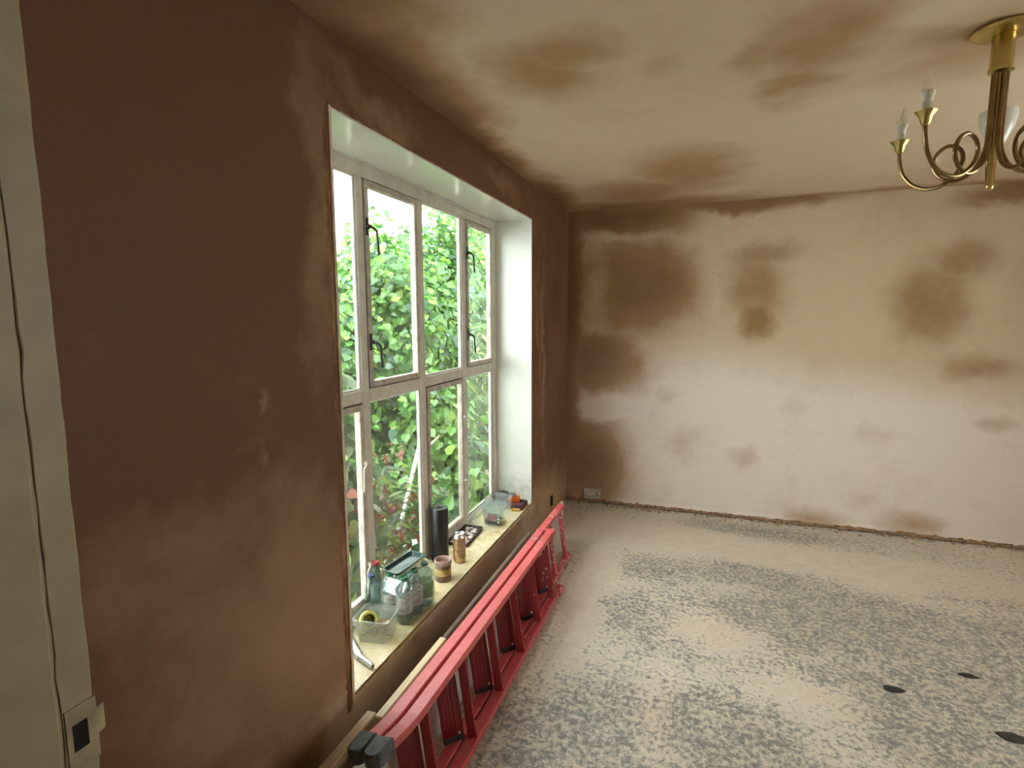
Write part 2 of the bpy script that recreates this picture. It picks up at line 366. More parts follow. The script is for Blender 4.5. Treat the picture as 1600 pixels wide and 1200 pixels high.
# crumbling strip below the back wall plaster where the skirting was
mb = MB(); nseg = 150; vs_ = []; fs = []
for i in range(nseg+1):
    x = XR*i/nseg
    y1 = YB - abs(R.gauss(0, .005)); zt = .030 + R.gauss(0, .004) + .006*math.sin(x*3)
    vs_ += [(x, YB+.03, 0.0), (x, y1-.004-R.random()*.004, .006+R.random()*.006), (x, y1, zt), (x, YB+.02, zt+.004)]
for i in range(nseg):
    for k in range(3): a = i*4+k; fs.append((a, a+4, a+5, a+1))
mb.add(vs_, fs); M['mortar'] = plain('broken_mortar', (.28, .17, .09), .9, var=.5, scale=45, bumps=.5)
S(mb.build('trim_1', M['mortar']))
# rough plaster fillet at the foot of the back wall (proud, uneven lower lip)
mb = MB(); vs_ = []; fs = []
for i in range(nseg+1):
    x = XR*i/nseg; p_ = .004 + R.random()*.004
    zb = .028 + R.gauss(0, .003)
    vs_ += [(x, YB+.002, zb), (x, YB-p_, zb+.002), (x, YB-p_*.8, zb+.010+R.random()*.006), (x, YB+.001, zb+.026+R.random()*.01)]
for i in range(nseg):
    for k in range(3): a = i*4+k; fs.append((a, a+1, a+5, a+4))
mb.add(vs_, fs); S(mb.build('trim_2', M['back'], smooth=True))

# ------------------------------------------------------------------ window_1: old metal casement window in the deep reveal
w1 = tag(empty('window_1', (-.265, (WY0+WY1)/2, WZ0)), 'cream metal casement window of eight panes in deep white reveal', kind='structure')
w1.location = (0, 0, 0)
FX0, FX1 = -.276, -.248
def wbar(name, y0, y1, z0, z1, x0=FX0, x1=FX1, m='frame', par=None, b=.004):
    return MB().bbox(x0, x1, y0, y1, z0, z1, b).build(name, M[m], par or w1)
VM = [(1.905, 1.957), (2.395, 2.452), (2.900, 2.962)]          # mullions
TZ = (1.210, 1.264)
wbar('frame_jamb', WY0, WY0+.045, WZ0, WZ1); wbar('frame_jamb', WY1-.066, WY1, WZ0, WZ1)
wbar('frame_head', WY0+.045, WY1-.066, WZ1-.058, WZ1); wbar('frame_bottom', WY0+.045, WY1-.066, WZ0, WZ0+.050)
wbar('bead_strip', WY1-.080, WY1-.066, WZ0+.05, WZ1-.058, FX0, FX1-.008)
cols = [(WY0+.045, VM[0][0]), (VM[0][1], VM[1][0]), (VM[1][1], VM[2][0]), (VM[2][1], WY1-.080)]
rows = [(WZ0+.050, TZ[0]), (TZ[1], WZ1-.058)]
for a, b_ in VM: wbar('mullion', a, b_, WZ0+.05, WZ1-.058)
for k, (a, b_) in enumerate(cols): wbar('transom', a, b_, *TZ)
def handle(par, y, z, side, m, x=-.241):
    """casement fastener: back plate, boss, arm and lever hanging down; side = +1 lever swings to larger y"""
    mb = MB(); mb.bbox(x-.004, x+.002, y-.008, y+.008, z-.035, z+.035, .002)
    mb.lathe([(.010, 0), (.010, .010), (.006, .016)], 10, M=Matrix.Translation((x+.001, y, z)) @ Matrix.Rotation(math.pi/2, 4, 'Y'))
    mb.tube([(x+.014, y, z), (x+.020, y+side*.018, z-.006), (x+.022, y+side*.034, z-.016)], [.006, .005, .0045], 7)
    mb.tube([(x+.022, y+side*.034, z-.012), (x+.023, y+side*.038, z-.05), (x+.024, y+side*.042, z-.105), (x+.024, y+side*.043, z-.112)], [.005, .0048, .0055, .003], 7)
    return mb.build('handle', m, par, smooth=True)
for ci in range(4):
    for ri in range(2):
        y0, y1 = cols[ci]; z0, z1 = rows[ri]
        if (ci, ri) in ((1,1), (3,1), (0,0), (2,0)):
            c = empty('casement'); c.parent = w1
            g = .004; sw = .030; X0, X1 = FX0+.004, FX1+.006
            fr = MB()
            fr.bbox(X0, X1, y0+g, y0+sw, z0+g, z1-g, .003); fr.bbox(X0, X1, y1-sw, y1-g, z0+g, z1-g, .003)
            fr.bbox(X0, X1, y0+sw, y1-sw, z0+g, z0+sw, .003); fr.bbox(X0, X1, y0+sw, y1-sw, z1-sw, z1-g, .003)
            fr.build('sash', M['sash'], c)
            MB().box(-.265, -.261, y0+sw-.006, y1-sw+.006, z0+sw-.006, z1-sw+.006).build('pane', M['pane'], c)
            for (a0, a1, c0, c1) in ((y0, y0+g, z0, z1), (y1-g, y1, z0, z1), (y0+g, y1-g, z0, z0+g), (y0+g, y1-g, z1-g, z1)):
                MB().box(FX0+.002, FX1-.003, a0, a1, c0, c1).build('gap_seal', M['gap'], c)  # dark strips drawn in the open gap round the sash
            if ci in (1, 3):
                for z in (1.93, 1.46): handle(c, y0+.012, z, 1, M['iron'])
            elif ci == 2:
                for z in (.98, .60): handle(c, y1-.012, z, 1, M['handle_paint'])
            else:
                for z in (.96, .52): handle(c, y1-.012, z, -1, M['sash'])
        else:
            MB().box(-.265, -.261, y0-.004, y1+.004, z0-.004, z1+.004).build('pane', M['pane'], w1)
            pt = MB()   # putty fillets round the fixed panes
            for (a0, a1, c0, c1) in ((y0, y0+.010, z0, z1), (y1-.010, y1, z0, z1), (y0+.01, y1-.01, z0, z0+.010), (y0+.01, y1-.01, z1-.010, z1)):
                pt.bbox(-.2605, -.254, a0, a1, c0, c1, .003)
            pt.build('putty', M['reveal'], w1)
# reveal linings, sill and raw edges
MB().box(-.25, .0005, WY1, WY1+.008, WZ0-.03, WZ1).build('reveal_side', M['reveal'], w1)
MB().box(-.25, .0005, WY0-.008, WY0, WZ0-.03, WZ1).build('reveal_side', M['reveal'], w1)
MB().box(-.25, .0005, WY0-.008, WY1+.008, WZ1, WZ1+.008).build('reveal_head', M['reveal'], w1)
MB().box(-.29, .001, WY0, WY1, WZ0-.03, WZ0).build('window_sill', M['sill'], w1)
mb = MB(); n = 120; vs_ = []; fs = []     # ragged stripped edge down the near side of the opening
def ragged(p0, p1, out, wid, proud, name, n=120):
    vs_ = []; fs = []; p0 = Vector(p0); p1 = Vector(p1); out = Vector(out)
    for i in range(n+1):
        p = p0.lerp(p1, i/n); w = wid*(1+R.gauss(0, .16))
        vs_ += [p + Vector((-.001, 0, 0)), p + Vector((proud*(1+R.random()*.4), 0, 0)), p + out*w*.55 + Vector((proud*(.5+R.random()*.7), 0, 0)), p + out*w + Vector((-.001, 0, 0))]
    for i in range(n):
        for k in range(3): a = i*4+k; fs.append((a, a+1, a+5, a+4))
    return MB().add(vs_, fs).build(name, M['bead'], w1)
ragged((0, WY0-.010, WZ0-.05), (0, WY0-.010, WZ1+.015), (0, -1, 0), .024, .003, 'edge_strip')
ragged((0, WY0-.02, WZ1+.006), (0, WY1+.01, WZ1+.006), (0, 0, 1), .010, .003, 'edge_strip')
ragged((.0, WY0-.01, WZ0-.004), (.0, WY1+.01, WZ0-.004), (0, 0, -1), .012, .003, 'edge_strip')
MB().bbox(-.004, .0085, WY0-.011, WY0+.001, WZ0-.03, WZ1+.006, .001).build('corner_bead', plain('chalky_bead', (.62, .50, .38), .8, var=.2), w1)  # pale colour stands for the lit edge of the reveal
# caulk line between head lining and frame
mb = MB(); mb.tube([(-.243+R.gauss(0,.0015), WY0+.05+i*(WY1-WY0-.1)/60, WZ1-.003+R.gauss(0,.0015)) for i in range(61)], [.004+R.random()*.003 for i in range(61)], 5)
mb.build('sealant', M['frame'], w1)

# window added in the right-hand wall for fill daylight (out of frame)
w2 = tag(empty('window_2'), 'white framed two-light window in right wall', kind='structure')
M['upvc'] = plain('white_upvc', (.8, .8, .78), .35)
for y0, y1, z0, z1 in ((RY0, RY1, RZ0, RZ0+.06), (RY0, RY1, RZ1-.06, RZ1), (RY0, RY0+.06, RZ0+.06, RZ1-.06), (RY1-.06, RY1, RZ0+.06, RZ1-.06), ((RY0+RY1)/2-.04, (RY0+RY1)/2+.04, RZ0+.06, RZ1-.06)):
    MB().bbox(XR+.08, XR+.15, y0, y1, z0, z1, .005).build('frame_bar', M['upvc'], w2)
for y0, y1 in ((RY0+.06, (RY0+RY1)/2-.04), ((RY0+RY1)/2+.04, RY1-.06)):
    MB().box(XR+.11, XR+.115, y0-.005, y1+.005, RZ0+.055, RZ1-.055).build('pane', M['pane'], w2)

# ------------------------------------------------------------------ door_1: painted door lining on the left
d1 = tag(empty('door_1', (0,0,0)), 'cream painted door lining with strike plate at left edge', kind='structure')
JX = .34
jm = MB(); nz = 90
def jamb_piece(x0, x1, y0, y1, z1, name, ripple=.0012):
    vs_ = []; fs = []
    for i in range(nz+1):
        z = z1*i/nz; r = R.gauss(0, ripple); r2 = R.gauss(0, ripple*.7)
        vs_ += [(x0, y0, z), (x1, y0, z), (x1+r2, y0+.003, z), (x1+r2, y1-.003+r, z), (x1-.003, y1+r, z), (x0, y1, z)]
    for i in range(nz):
        for k in range(6): a = i*6+k; b_ = i*6+(k+1) % 6; fs.append((a, b_, b_+6, a+6))
    fs.append(tuple(range(nz*6, nz*6+6)))
    return MB().add(vs_, fs).build(name, M['jamb'], d1)
jamb_piece(.318, JX, .26, YN, 2.23, 'lining', .0005)
jamb_piece(JX-.002, JX+.013, .26, .393, 2.2, 'door_stop', .0005)
MB().tube([(JX+.0003, .4018+R.gauss(0, .0007), .02+2.15*i/70) for i in range(71)], [.0006+R.random()*.0014 for i in range(71)], 5).build('paint_crack', plain('dark_crack', (.17, .115, .06), .9), d1)
MB().bbox(.318, DX1+.005, .26, YN, 2.2, 2.25, .003).build('lining_head', M['jamb'], d1)
MB().bbox(DX1-.015, DX1+.005, .26, YN, 0, 2.2, .003).build('lining', M['jamb'], d1)
sp_ = empty('strike_plate'); sp_.parent = d1
mb = MB(); zc = 1.035
# plate around the latch hole plus the lip that curls round the room-side edge
mb.box(JX-.001, JX+.0018, .405, .4115, zc-.045, zc+.04); mb.box(JX-.001, JX+.0018, .430, .4415, zc-.045, zc+.04)
mb.box(JX-.001, JX+.0018, .4115, .430, zc+.017, zc+.04); mb.box(JX-.001, JX+.0018, .4115, .430, zc-.045, zc-.020)
mb.build('plate', M['strike'], sp_)
mb = MB(); pr = []
for i in range(7):
    a = i/6*1.2; pr.append((JX+.001 - .012*(1-math.cos(a))*.4, .4415+.012*math.sin(a)))
vs_ = []
for (x, y) in pr: vs_ += [(x, y, zc-.014), (x, y, zc+.022), (x-.002, y, zc+.022), (x-.002, y, zc-.014)]
mb.add(vs_, [tuple((k*4+j, k*4+(j+1) % 4, (k+1)*4+(j+1) % 4, (k+1)*4+j)) for k in range(6) for j in range(4)] + [(24, 25, 26, 27)])
mb.build('lip', M['strike'], sp_)
MB().box(JX-.0005, JX+.0008, .4115, .430, zc-.020, zc+.017).build('latch_hole', M['black'], sp_)

# ------------------------------------------------------------------ red ladder lying on its side
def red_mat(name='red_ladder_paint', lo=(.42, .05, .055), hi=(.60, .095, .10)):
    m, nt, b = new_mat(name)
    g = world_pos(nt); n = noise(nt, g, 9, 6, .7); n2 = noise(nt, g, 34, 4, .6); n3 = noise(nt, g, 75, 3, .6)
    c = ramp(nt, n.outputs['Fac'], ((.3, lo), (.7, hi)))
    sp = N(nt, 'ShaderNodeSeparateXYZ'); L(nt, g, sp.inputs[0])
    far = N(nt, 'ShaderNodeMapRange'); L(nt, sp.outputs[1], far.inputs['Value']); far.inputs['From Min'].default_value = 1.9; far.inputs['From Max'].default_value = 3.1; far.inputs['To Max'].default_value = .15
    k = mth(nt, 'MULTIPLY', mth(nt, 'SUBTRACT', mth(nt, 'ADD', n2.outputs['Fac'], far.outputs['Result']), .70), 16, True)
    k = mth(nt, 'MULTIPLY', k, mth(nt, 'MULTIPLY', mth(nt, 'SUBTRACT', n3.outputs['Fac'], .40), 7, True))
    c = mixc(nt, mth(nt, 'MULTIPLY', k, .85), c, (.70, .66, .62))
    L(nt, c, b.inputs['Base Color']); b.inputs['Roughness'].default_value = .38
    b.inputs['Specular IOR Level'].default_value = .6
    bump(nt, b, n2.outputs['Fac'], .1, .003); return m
M['red'] = red_mat(); M['redtread'] = red_mat('deep_red_tread', (.20, .008, .012), (.30, .014, .02))  # rail red is lightened to carry the window's sheen in its colour
M['rubber'] = plain('grey_rubber', (.075, .08, .08), .6, var=.4, scale=60, bumps=.2)
M['zinc'] = plain('zinc_bolt', (.6, .6, .58), .35, .8)
M['dirtydark'] = plain('dark_bracket', (.03, .02, .02), .6)
lad = tag(empty('ladder', (.258, 0, .0), (0, math.radians(-8), 0)), 'red two-section ladder lying on its side below the window', 'ladder')
HT = .352
def railz(y, top):
    # lower and upper rails, flared apart at the feet
    f = max(0, (1.30-y)/.20)
    lo = .018 - .018*min(1, max(0, (y-1.30)/2.0)) - .018*min(1, f)
    if top: return lo + HT + .055*f - .024
    return lo
def rail(u0, u1, y0, y1, top, name='rail'):
    ys = [y0, y0+.04, 1.27, 1.33, y1]; th = .024; vs_ = []; b = .003
    for y in ys:
        z = railz(y, top)
        vs_ += [(u0+b, y, z), (u1-b, y, z), (u1, y, z+b), (u1, y, z+th-b), (u1-b, y, z+th), (u0+b, y, z+th), (u0, y, z+th-b), (u0, y, z+b)]
    fs = [tuple(range(8))]+[tuple(len(vs_)-8+i for i in range(7, -1, -1))]
    for k in range(len(ys)-1):
        for i in range(8): j = (i+1) % 8; fs.append((k*8+i, (k+1)*8+i, (k+1)*8+j, k*8+j))
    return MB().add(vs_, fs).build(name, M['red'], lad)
A0, A1, B0, B1 = 0.0, .047, .059, .107
for top in (0, 1):
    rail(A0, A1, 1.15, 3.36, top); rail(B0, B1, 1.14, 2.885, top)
    for u0, u1, y in ((A0, A1, 1.15), (B0, B1, 1.14)):
        z = railz(y, top); mb = MB()     # rounded rubber feet
        prof = []
        uc = (u0+u1)/2; hw = (u1-u0)/2+.0035
        ring = [(uc-hw, y+.045), (uc-hw, y-.012)] + [(uc-hw*math.cos(a), y-.012-.022*math.sin(a)) for a in (.5, 1.05, 1.57, 2.09, 2.64)] + [(uc+hw, y-.012), (uc+hw, y+.045)]
        vs_ = [(x, yy, z-.005+(0 if top else .004)) for x, yy in ring] + [(x, yy, z+.031) for x, yy in ring] + [(uc+(x-uc)*.86, y+(yy-y)*.9, z+.036) for x, yy in ring]
        k = len(ring); fs = [tuple(range(k)), tuple(range(3*k-1, 2*k-1, -1))]
        for lev in (0, k): fs += [(lev+i, lev+k+i, lev+k+(i+1) % k, lev+(i+1) % k) for i in range(k)]
        mb.add(vs_, fs).build('foot_cap', M['rubber'], lad)
for y in (1.345, 1.615, 1.90, 2.195, 2.485, 2.775):     # flat treads of the wall-side section
    zl, zh = railz(y, 0)+.024, railz(y, 1)
    Mx = Matrix.Translation((.022, y+.02, 0)) @ Matrix.Rotation(math.radians(42), 4, 'Z')
    t = MB(); t.bbox(-.036, .036, -.005, .005, zl, zh, .002, M=Mx)
    for q in (-.028, -.014, 0, .014, .028): t.box(q-.0025, q+.0025, -.0075, -.005, zl, zh, M=Mx)
    t.bbox(-.038, -.034, -.006, .012, zl, zh, .001, M=Mx); t.bbox(.034, .038, -.006, .012, zl, zh, .001, M=Mx)
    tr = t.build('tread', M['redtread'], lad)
    MB().bbox(-.036, .034, -.012, -.006, zl, zl+.022, .002, M=Mx).build('bracket', M['dirtydark'], tr)
    MB().lathe([(.006, 0), (.006, .003), (.003, .005)], 10, M=Mx @ Matrix.Translation((.020, -.012, zl+.030)) @ Matrix.Rotation(math.pi/2, 4, 'X')).build('bolt', M['zinc'], tr, smooth=True)
for y in (1.385, 1.665, 1.935, 2.215, 2.485, 2.745):     # square rungs of the room-side section
    zl, zh = railz(y, 0)+.022, railz(y, 1)+.002
    Mx = Matrix.Translation((.083, y, 0)) @ Matrix.Rotation(math.radians(20), 4, 'Z')
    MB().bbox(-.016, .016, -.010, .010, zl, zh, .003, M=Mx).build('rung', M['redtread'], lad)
for y in (3.03, 3.285):                                    # round end rungs of the longer section
    mb = MB(); z0, z1 = railz(y, 0)+.02, railz(y, 1)+.004
    mb.tube([(.026, y, z0), (.026, y, z0+.03), (.026, y, z1-.03), (.026, y, z1)], [.020, .0145, .0145, .018], 12)
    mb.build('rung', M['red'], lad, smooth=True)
for top in (0, 1):                                          # hooked guide brackets joining the two sections
    z = railz(2.86, top); mb = MB()
    mb.bbox(.002, .112, 2.868, 2.884, z+.022, z+.029, .001); mb.bbox(.104, .112, 2.81, 2.884, z-.004, z+.029, .001)
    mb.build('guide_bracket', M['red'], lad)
mb = MB(); mb.tube([(.068, 2.30, .045), (.085, 2.52, .036), (.090, 2.58, .034)], [.004, .004, .005], 6)
mb.build('stay_rod', M['red'], lad, smooth=True)

# ------------------------------------------------------------------ planks standing on edge between ladder and wall
def wood(name, c, var=.25):
    m, nt, b = new_mat(name); g = world_pos(nt)
    mp = N(nt, 'ShaderNodeMapping'); L(nt, g, mp.inputs['Vector']); mp.inputs['Scale'].default_value = (40, 2, 40)
    n = noise(nt, mp.outputs['Vector'], 1.2, 6, .6)
    L(nt, ramp(nt, n.outputs['Fac'], ((.3, tuple(x*(1-var) for x in c)), (.7, tuple(min(1, x*(1+var)) for x in c)))), b.inputs['Base Color'])
    b.inputs['Roughness'].default_value = .55; bump(nt, b, n.outputs['Fac'], .15, .003); return m
M['pine'] = wood('pale_pine', (.55, .43, .26)); M['pine2'] = wood('tan_pine', (.42, .28, .14)); M['brownboard'] = wood('brown_board', (.14, .08, .05)); M['greyboard'] = wood('primed_board', (.47, .43, .37), .12)
def plank(x0, x1, y0, y1, h, m, label):
    o = MB().bbox(x0, x1, y0, y1, 0, h, .004).build('plank', M[m], origin=((x0+x1)/2, (y0+y1)/2, 0))
    return tag(o, label, 'plank', 'planks on edge behind the ladder')
plank(.098, .135, .62, 1.372, .312, 'pine2', 'short tan plank on edge between wall and ladder feet')
plank(.146, .176, 1.335, 1.79, .328, 'pine', 'pale plank on edge just behind the ladder, topmost in view')
plank(.112, .134, 1.40, 3.02, .275, 'brownboard', 'long dark brown plank on edge against the wall behind ladder')
plank(.180, .196, 1.00, 3.56, .300, 'greyboard', 'long primed grey plank seen through the ladder rungs')

# ------------------------------------------------------------------ things on the window sill
SZ = WZ0
def rounded_ring(hx, hy, r, n=5):
    out = []
    for cx, cy, a0 in ((hx-r, hy-r, 0), (-hx+r, hy-r, 90), (-hx+r, -hy+r, 180), (hx-r, -hy+r, 270)):
        for i in range(n+1):
            a = math.radians(a0+90*i/n); out.append((cx+r*math.cos(a), cy+r*math.sin(a)))
    return out
def tub(levels, M_, r=.018, closed_bottom=True):
    """levels: list of (half x, half y, z); a skin with rounded corners"""
    mb = MB(); vs_ = []; k = None
    for hx, hy, z in levels:
        rg = rounded_ring(hx, hy, min(r, hx*.9, hy*.9)); k = len(rg); vs_ += [M_ @ Vector((x, y, z)) for x, y in rg]
    fs = [tuple(range(k))[::-1]] if closed_bottom else []
    for q in range(len(levels)-1): fs += [(q*k+i, q*k+(i+1) % k, (q+1)*k+(i+1) % k, (q+1)*k+i) for i in range(k)]
    return mb.add(vs_, fs)
I4 = Matrix.Identity(4)
# tub of screws
t = tag(empty('plastic_tub', (-.112, 1.746, SZ), (0, 0, math.radians(8))), 'clear plastic tub of screws and tape at near end of sill', 'tub')
tub([(.060, .050, .001), (.064, .054, .03), (.070, .060, .090), (.068, .058, .090), (.062, .052, .03), (.058, .048, .004)], I4).build('body', M['clear2'], t, smooth=True)
tub([(.069, .059, .072), (.075, .065, .074), (.077, .067, .096), (.070, .060, .097)], I4, closed_bottom=False).build('rim', M['clear2'], t, smooth=True)
M['screw'] = plain('yellow_zinc_screw', (.42, .30, .17), .4, .6, var=.4); M['tape'] = plain('yellow_tape', (.62, .58, .10), .5); M['darkcore'] = plain('tape_core', (.05, .05, .04), .7)
sc_me = MB(); sc_me.lathe([(.0042, 0), (.0036, .002), (.0016, .0035), (.0016, .028), (0, .034)], 6)
sc0 = sc_me.build('screw', M['screw']); scdata = sc0.data; bpy.data.objects.remove(sc0)
for i in range(70):
    o = bpy.data.objects.new('screw', scdata); col.objects.link(o)
    o.location = (-.112+R.uniform(-.038, .050), 1.746+R.uniform(-.036, .040), SZ+.012+R.uniform(0, .048))
    o.rotation_euler = (R.uniform(1.1, 2.0), R.uniform(-.4, .4), R.uniform(0, 6.28))
    tag(o, 'small brass-coloured screw in the clear tub on the sill', 'screw', 'loose screws in the clear tub')
M_t = Matrix.Translation((-.135, 1.725, SZ+.075)) @ Matrix.Rotation(math.radians(66), 4, Vector((.55, .83, 0)).normalized())
tr = tag(empty('tape_roll'), 'yellow tape roll sticking out of the clear screw tub', 'tape'); 
MB().lathe([(.034, -.011), (.0345, -.010), (.0345, .010), (.034, .011), (.024, .011), (.024, -.011), (.034, -.011)], 28, M=M_t).build('tape', M['tape'], tr, smooth=True)
MB().lathe([(.0238, -.0115), (.0238, .0115), (.021, .0115), (.021, -.0115), (.0238, -.0115)], 28, M=M_t).build('core', M['darkcore'], tr, smooth=True)
# metal tool handle
M['alu'] = plain('brushed_aluminium', (.55, .55, .54), .32, .9)
tl = tag(empty('metal_tool'), 'grey metal tool with tapered spout lying beside the screw tub', 'tool')
MB().tube([(-.225, 1.700, SZ+.020), (-.165, 1.652, SZ+.020), (-.095, 1.596, SZ+.020), (-.078, 1.586, SZ+.018)], [.017, .017, .0155, .012], 14).build('barrel', M['alu'], tl, smooth=True)
MB().tube([(-.080, 1.587, SZ+.018), (-.045, 1.575, SZ+.015), (-.012, 1.562, SZ+.012), (-.008, 1.560, SZ+.0115)], [.011, .0105, .0095, .007], 12).build('spout', M['alu'], tl, smooth=True)

def bottle(root, h, r, cap, capcol, x=0, y=0, z=0, neck=.012):
    pr = [(r*.82, 0), (r, .008), (r, h*.18), (r*.95, h*.22), (r, h*.27), (r, h*.55), (r*.95, h*.60), (r*.98, h*.66), (r*.72, h*.80), (neck, h*.90), (neck, h*.93), (neck+.003, h*.935), (neck, h*.945), (neck, h*.955)]
    b = MB().lathe(pr, 18, c=(x, y, z+.001)).build('bottle_body', M['bottle'], root, smooth=True)
    MB().lathe([(neck+.002, h*.94), (neck+.0035, h*.945), (neck+.0035, h*.995), (neck+.001, h)], 16, c=(x, y, z+.001)).build('cap', capcol, root, smooth=True)
    return b
M['bluecap'] = plain('navy_cap', (.03, .05, .12), .4); M['redcap'] = plain('red_cap', (.45, .02, .03), .4); M['greencap'] = plain('green_cap', (.03, .16, .08), .4)
M['label'] = plain('green_pink_label', (.34, .31, .28), .5, var=.7, scale=40); M['labelg'] = plain('green_label', (.10, .22, .05), .5, var=.6, scale=18)
b1 = tag(empty('plastic_bottle', (-.198, 1.847, SZ)), 'small clear bottle with navy cap behind the screw tub', 'bottle', 'loose bottles on the sill'); bottle(b1, .198, .030, 1, M['bluecap'])
b2 = tag(empty('plastic_bottle', (-.216, 1.908, SZ)), 'clear bottle with red cap standing against the window pane', 'bottle', 'loose bottles on the sill'); bottle(b2, .225, .026, 1, M['redcap'])
MB().lathe([(.0268, .05), (.0268, .13)], 18).build('label_band', M['label'], b2)
# shrink-wrapped pack of six
pk = tag(empty('bottle_pack', (-.090, 1.957, SZ), (0, 0, math.radians(-6))), 'pack of clear bottles in torn shrink film on the sill', 'bottle pack')
for ix, px in enumerate((-.036, .036)):
    for py in (-.074, 0, .074):
        q = empty('wrapped_bottle', (px, py, 0)); q.parent = pk
        bottle(q, .195, .034, 1, M['greencap'])
        MB().lathe([(.0348, .045), (.0348, .115)], 18).build('label_band', M['labelg' if (ix, py) in ((1, .074), (0, 0)) else 'label'], q)
# film: wavy skin round the pack, puckered over the shoulders
mb = MB(); vs_ = []; ring = rounded_ring(.074, .112, .034, 6); k = len(ring)
lev = [(1.0, .006), (1.02, .05), (1.0, .10), (1.01, .13), (.93, .155), (.80, .175), (.72, .178)]
for s_, z in lev:
    for i, (x, y) in enumerate(ring):
        f = s_*(1+.025*math.sin(i*2.1+z*60)+R.gauss(0, .022)); vs_.append((x*f, y*f, z+R.gauss(0, .005)))
fs = []
for q in range(len(lev)-1): fs += [(q*k+i, q*k+(i+1) % k, (q+1)*k+(i+1) % k, (q+1)*k+i) for i in range(k)]
mb.add(vs_, fs); b_ = len(mb.v)
for side in range(2):   # torn flap of film at the far end
    pts = [(.02+.03*j+R.gauss(0,.006), .105+.018*i+R.gauss(0,.006), .175+.015*math.sin(i*1.3+j)-.022*i*i*.25) for i in range(5) for j in range(3)]
    mb.add([(x-.05*side, y, z+.01*side) for x, y, z in pts], [(i*3+j, i*3+j+1, (i+1)*3+j+1, (i+1)*3+j) for i in range(4) for j in range(2)])
mb.build('shrink_film', M['film'], pk, smooth=True)
# dark green tray lying on the pack
M['tray'] = plain('dark_green_plastic', (.012, .045, .040), .22, var=.25)
ty = tag(empty('plastic_tray', (-.104, 1.955, SZ+.203), (math.radians(2), math.radians(2), math.radians(-8))), 'dark green glossy tray resting on the wrapped bottle pack', 'tray')
tub([(.034, .084, .0), (.040, .092, .010), (.043, .098, .013), (.043, .098, .018), (.039, .093, .018), (.032, .083, .004), (.001, .001, .003)], I4, .016).build('dish', M['tray'], ty, smooth=True)
# black roll, tin, drinks can
rl = tag(empty('black_roll', (-.190, 2.455, SZ)), 'tall black roll of plastic sacks standing by window mullion', 'roll')
M['blackpl'] = plain('black_polythene', (.007, .007, .008), .36, var=.5, scale=50, bumps=.3)
MB().lathe([(.043, 0), (.045, .004), (.045, .276), (.043, .282), (.041, .2825), (.016, .2805), (.014, .278), (.014, .27)], 28, squash=lambda r, z, a: r*(1+.012*math.sin(3*a)) if r > .03 else r).build('sacks', M['blackpl'], rl, smooth=True)
MB().lathe([(.0165, .262), (.0165, .283), (.013, .284), (.013, .262)], 16).build('core', plain('cardboard_core', (.08, .075, .07), .8), rl, smooth=True)
M['tinbrown'] = plain('brown_tin_label', (.15, .075, .05), .4, var=.5, scale=40); M['pinkrim'] = plain('dusty_pink_rim', (.42, .27, .24), .5); M['filler'] = plain('red_brown_filler', (.16, .05, .035), .9, var=.4, scale=60, bumps=.4)
tn = tag(empty('open_tin', (-.076, 2.262, SZ)), 'open brown labelled tin with pinkish rim beside bottle pack', 'tin')
MB().lathe([(.038, 0), (.040, .003), (.040, .008), (.0385, .012), (.0385, .080), (.040, .083)], 24).build('label_wall', M['tinbrown'], tn, smooth=True)
MB().lathe([(.040, .080), (.0425, .084), (.0425, .100), (.041, .103), (.038, .103), (.0365, .098), (.0365, .075)], 24).build('rim', M['pinkrim'], tn, smooth=True)
MB().lathe([(0.0365, .074), (.028, .072), (.012, .070), (0, .069)][::-1], 24).build('contents', M['filler'], tn, smooth=True)
M['gold'] = plain('gold_label', (.55, .36, .12), .35, .5, var=.5, scale=30)
MB().lathe([(.0388, .030), (.0388, .062)], 24).build('label_emblem', M['gold'], tn, smooth=True)
M['canside'] = plain('gold_can_print', (.46, .30, .17), .28, .75, var=.45, scale=38); M['alutop'] = plain('can_aluminium', (.72, .72, .72), .25, .95)
cn = tag(empty('drinks_can', (-.082, 2.462, SZ)), 'tall gold drinks can standing on the sill', 'can')
MB().lathe([(.024, .0), (.027, .003), (.0325, .014), (.033, .020), (.033, .130), (.0325, .136)], 24).build('side', M['canside'], cn, smooth=True)
MB().lathe([(.0325, .136), (.030, .143), (.0272, .149), (.0272, .153), (.0262, .154), (.0252, .151), (.0245, .147), (0, .1465)], 24).build('top', M['alutop'], cn, smooth=True)
MB().bbox(-.006, .006, -.014, .010, .147, .1495, .001).build('ring_pull', M['alutop'], cn)
MB().lathe([(.009, .1472), (.006, .1476), (0, .1476)], 12, c=(0, -.014, 0)).build('mouth', M['black'], cn)
# dark flat tray with crumbs
M['grime'] = plain('grimy_dark_metal', (.06, .05, .045), .6, var=.7, scale=40, bumps=.3)
dt = tag(empty('plaster_hawk', (-.182, 2.765, SZ), (0, 0, math.radians(3))), 'dark dusty flat tray on sill against window frame', 'tray')
tub([(.054, .128, 0), (.056, .130, .003), (.058, .133, .020), (.055, .130, .020), (.052, .127, .008), (.001, .001, .008)], I4, .008).build('tray_body', M['grime'], dt)
M['crumb'] = plain('plaster_crumb', (.60, .50, .43), .9, var=.3)
mb = MB()
for i in range(60):
    x, y, s_ = R.uniform(-.045, .045), R.uniform(-.115, .115), R.uniform(.003, .012)
    mb.bbox(-s_, s_, -s_*.8, s_*.8, 0, s_*.8, s_*.3, M=Matrix.Translation((x, y, .008)) @ Matrix.Rotation(R.uniform(0, 6), 4, 'Z'))
tag(mb.build('plaster_crumbs', M['crumb'], dt), kind='stuff')
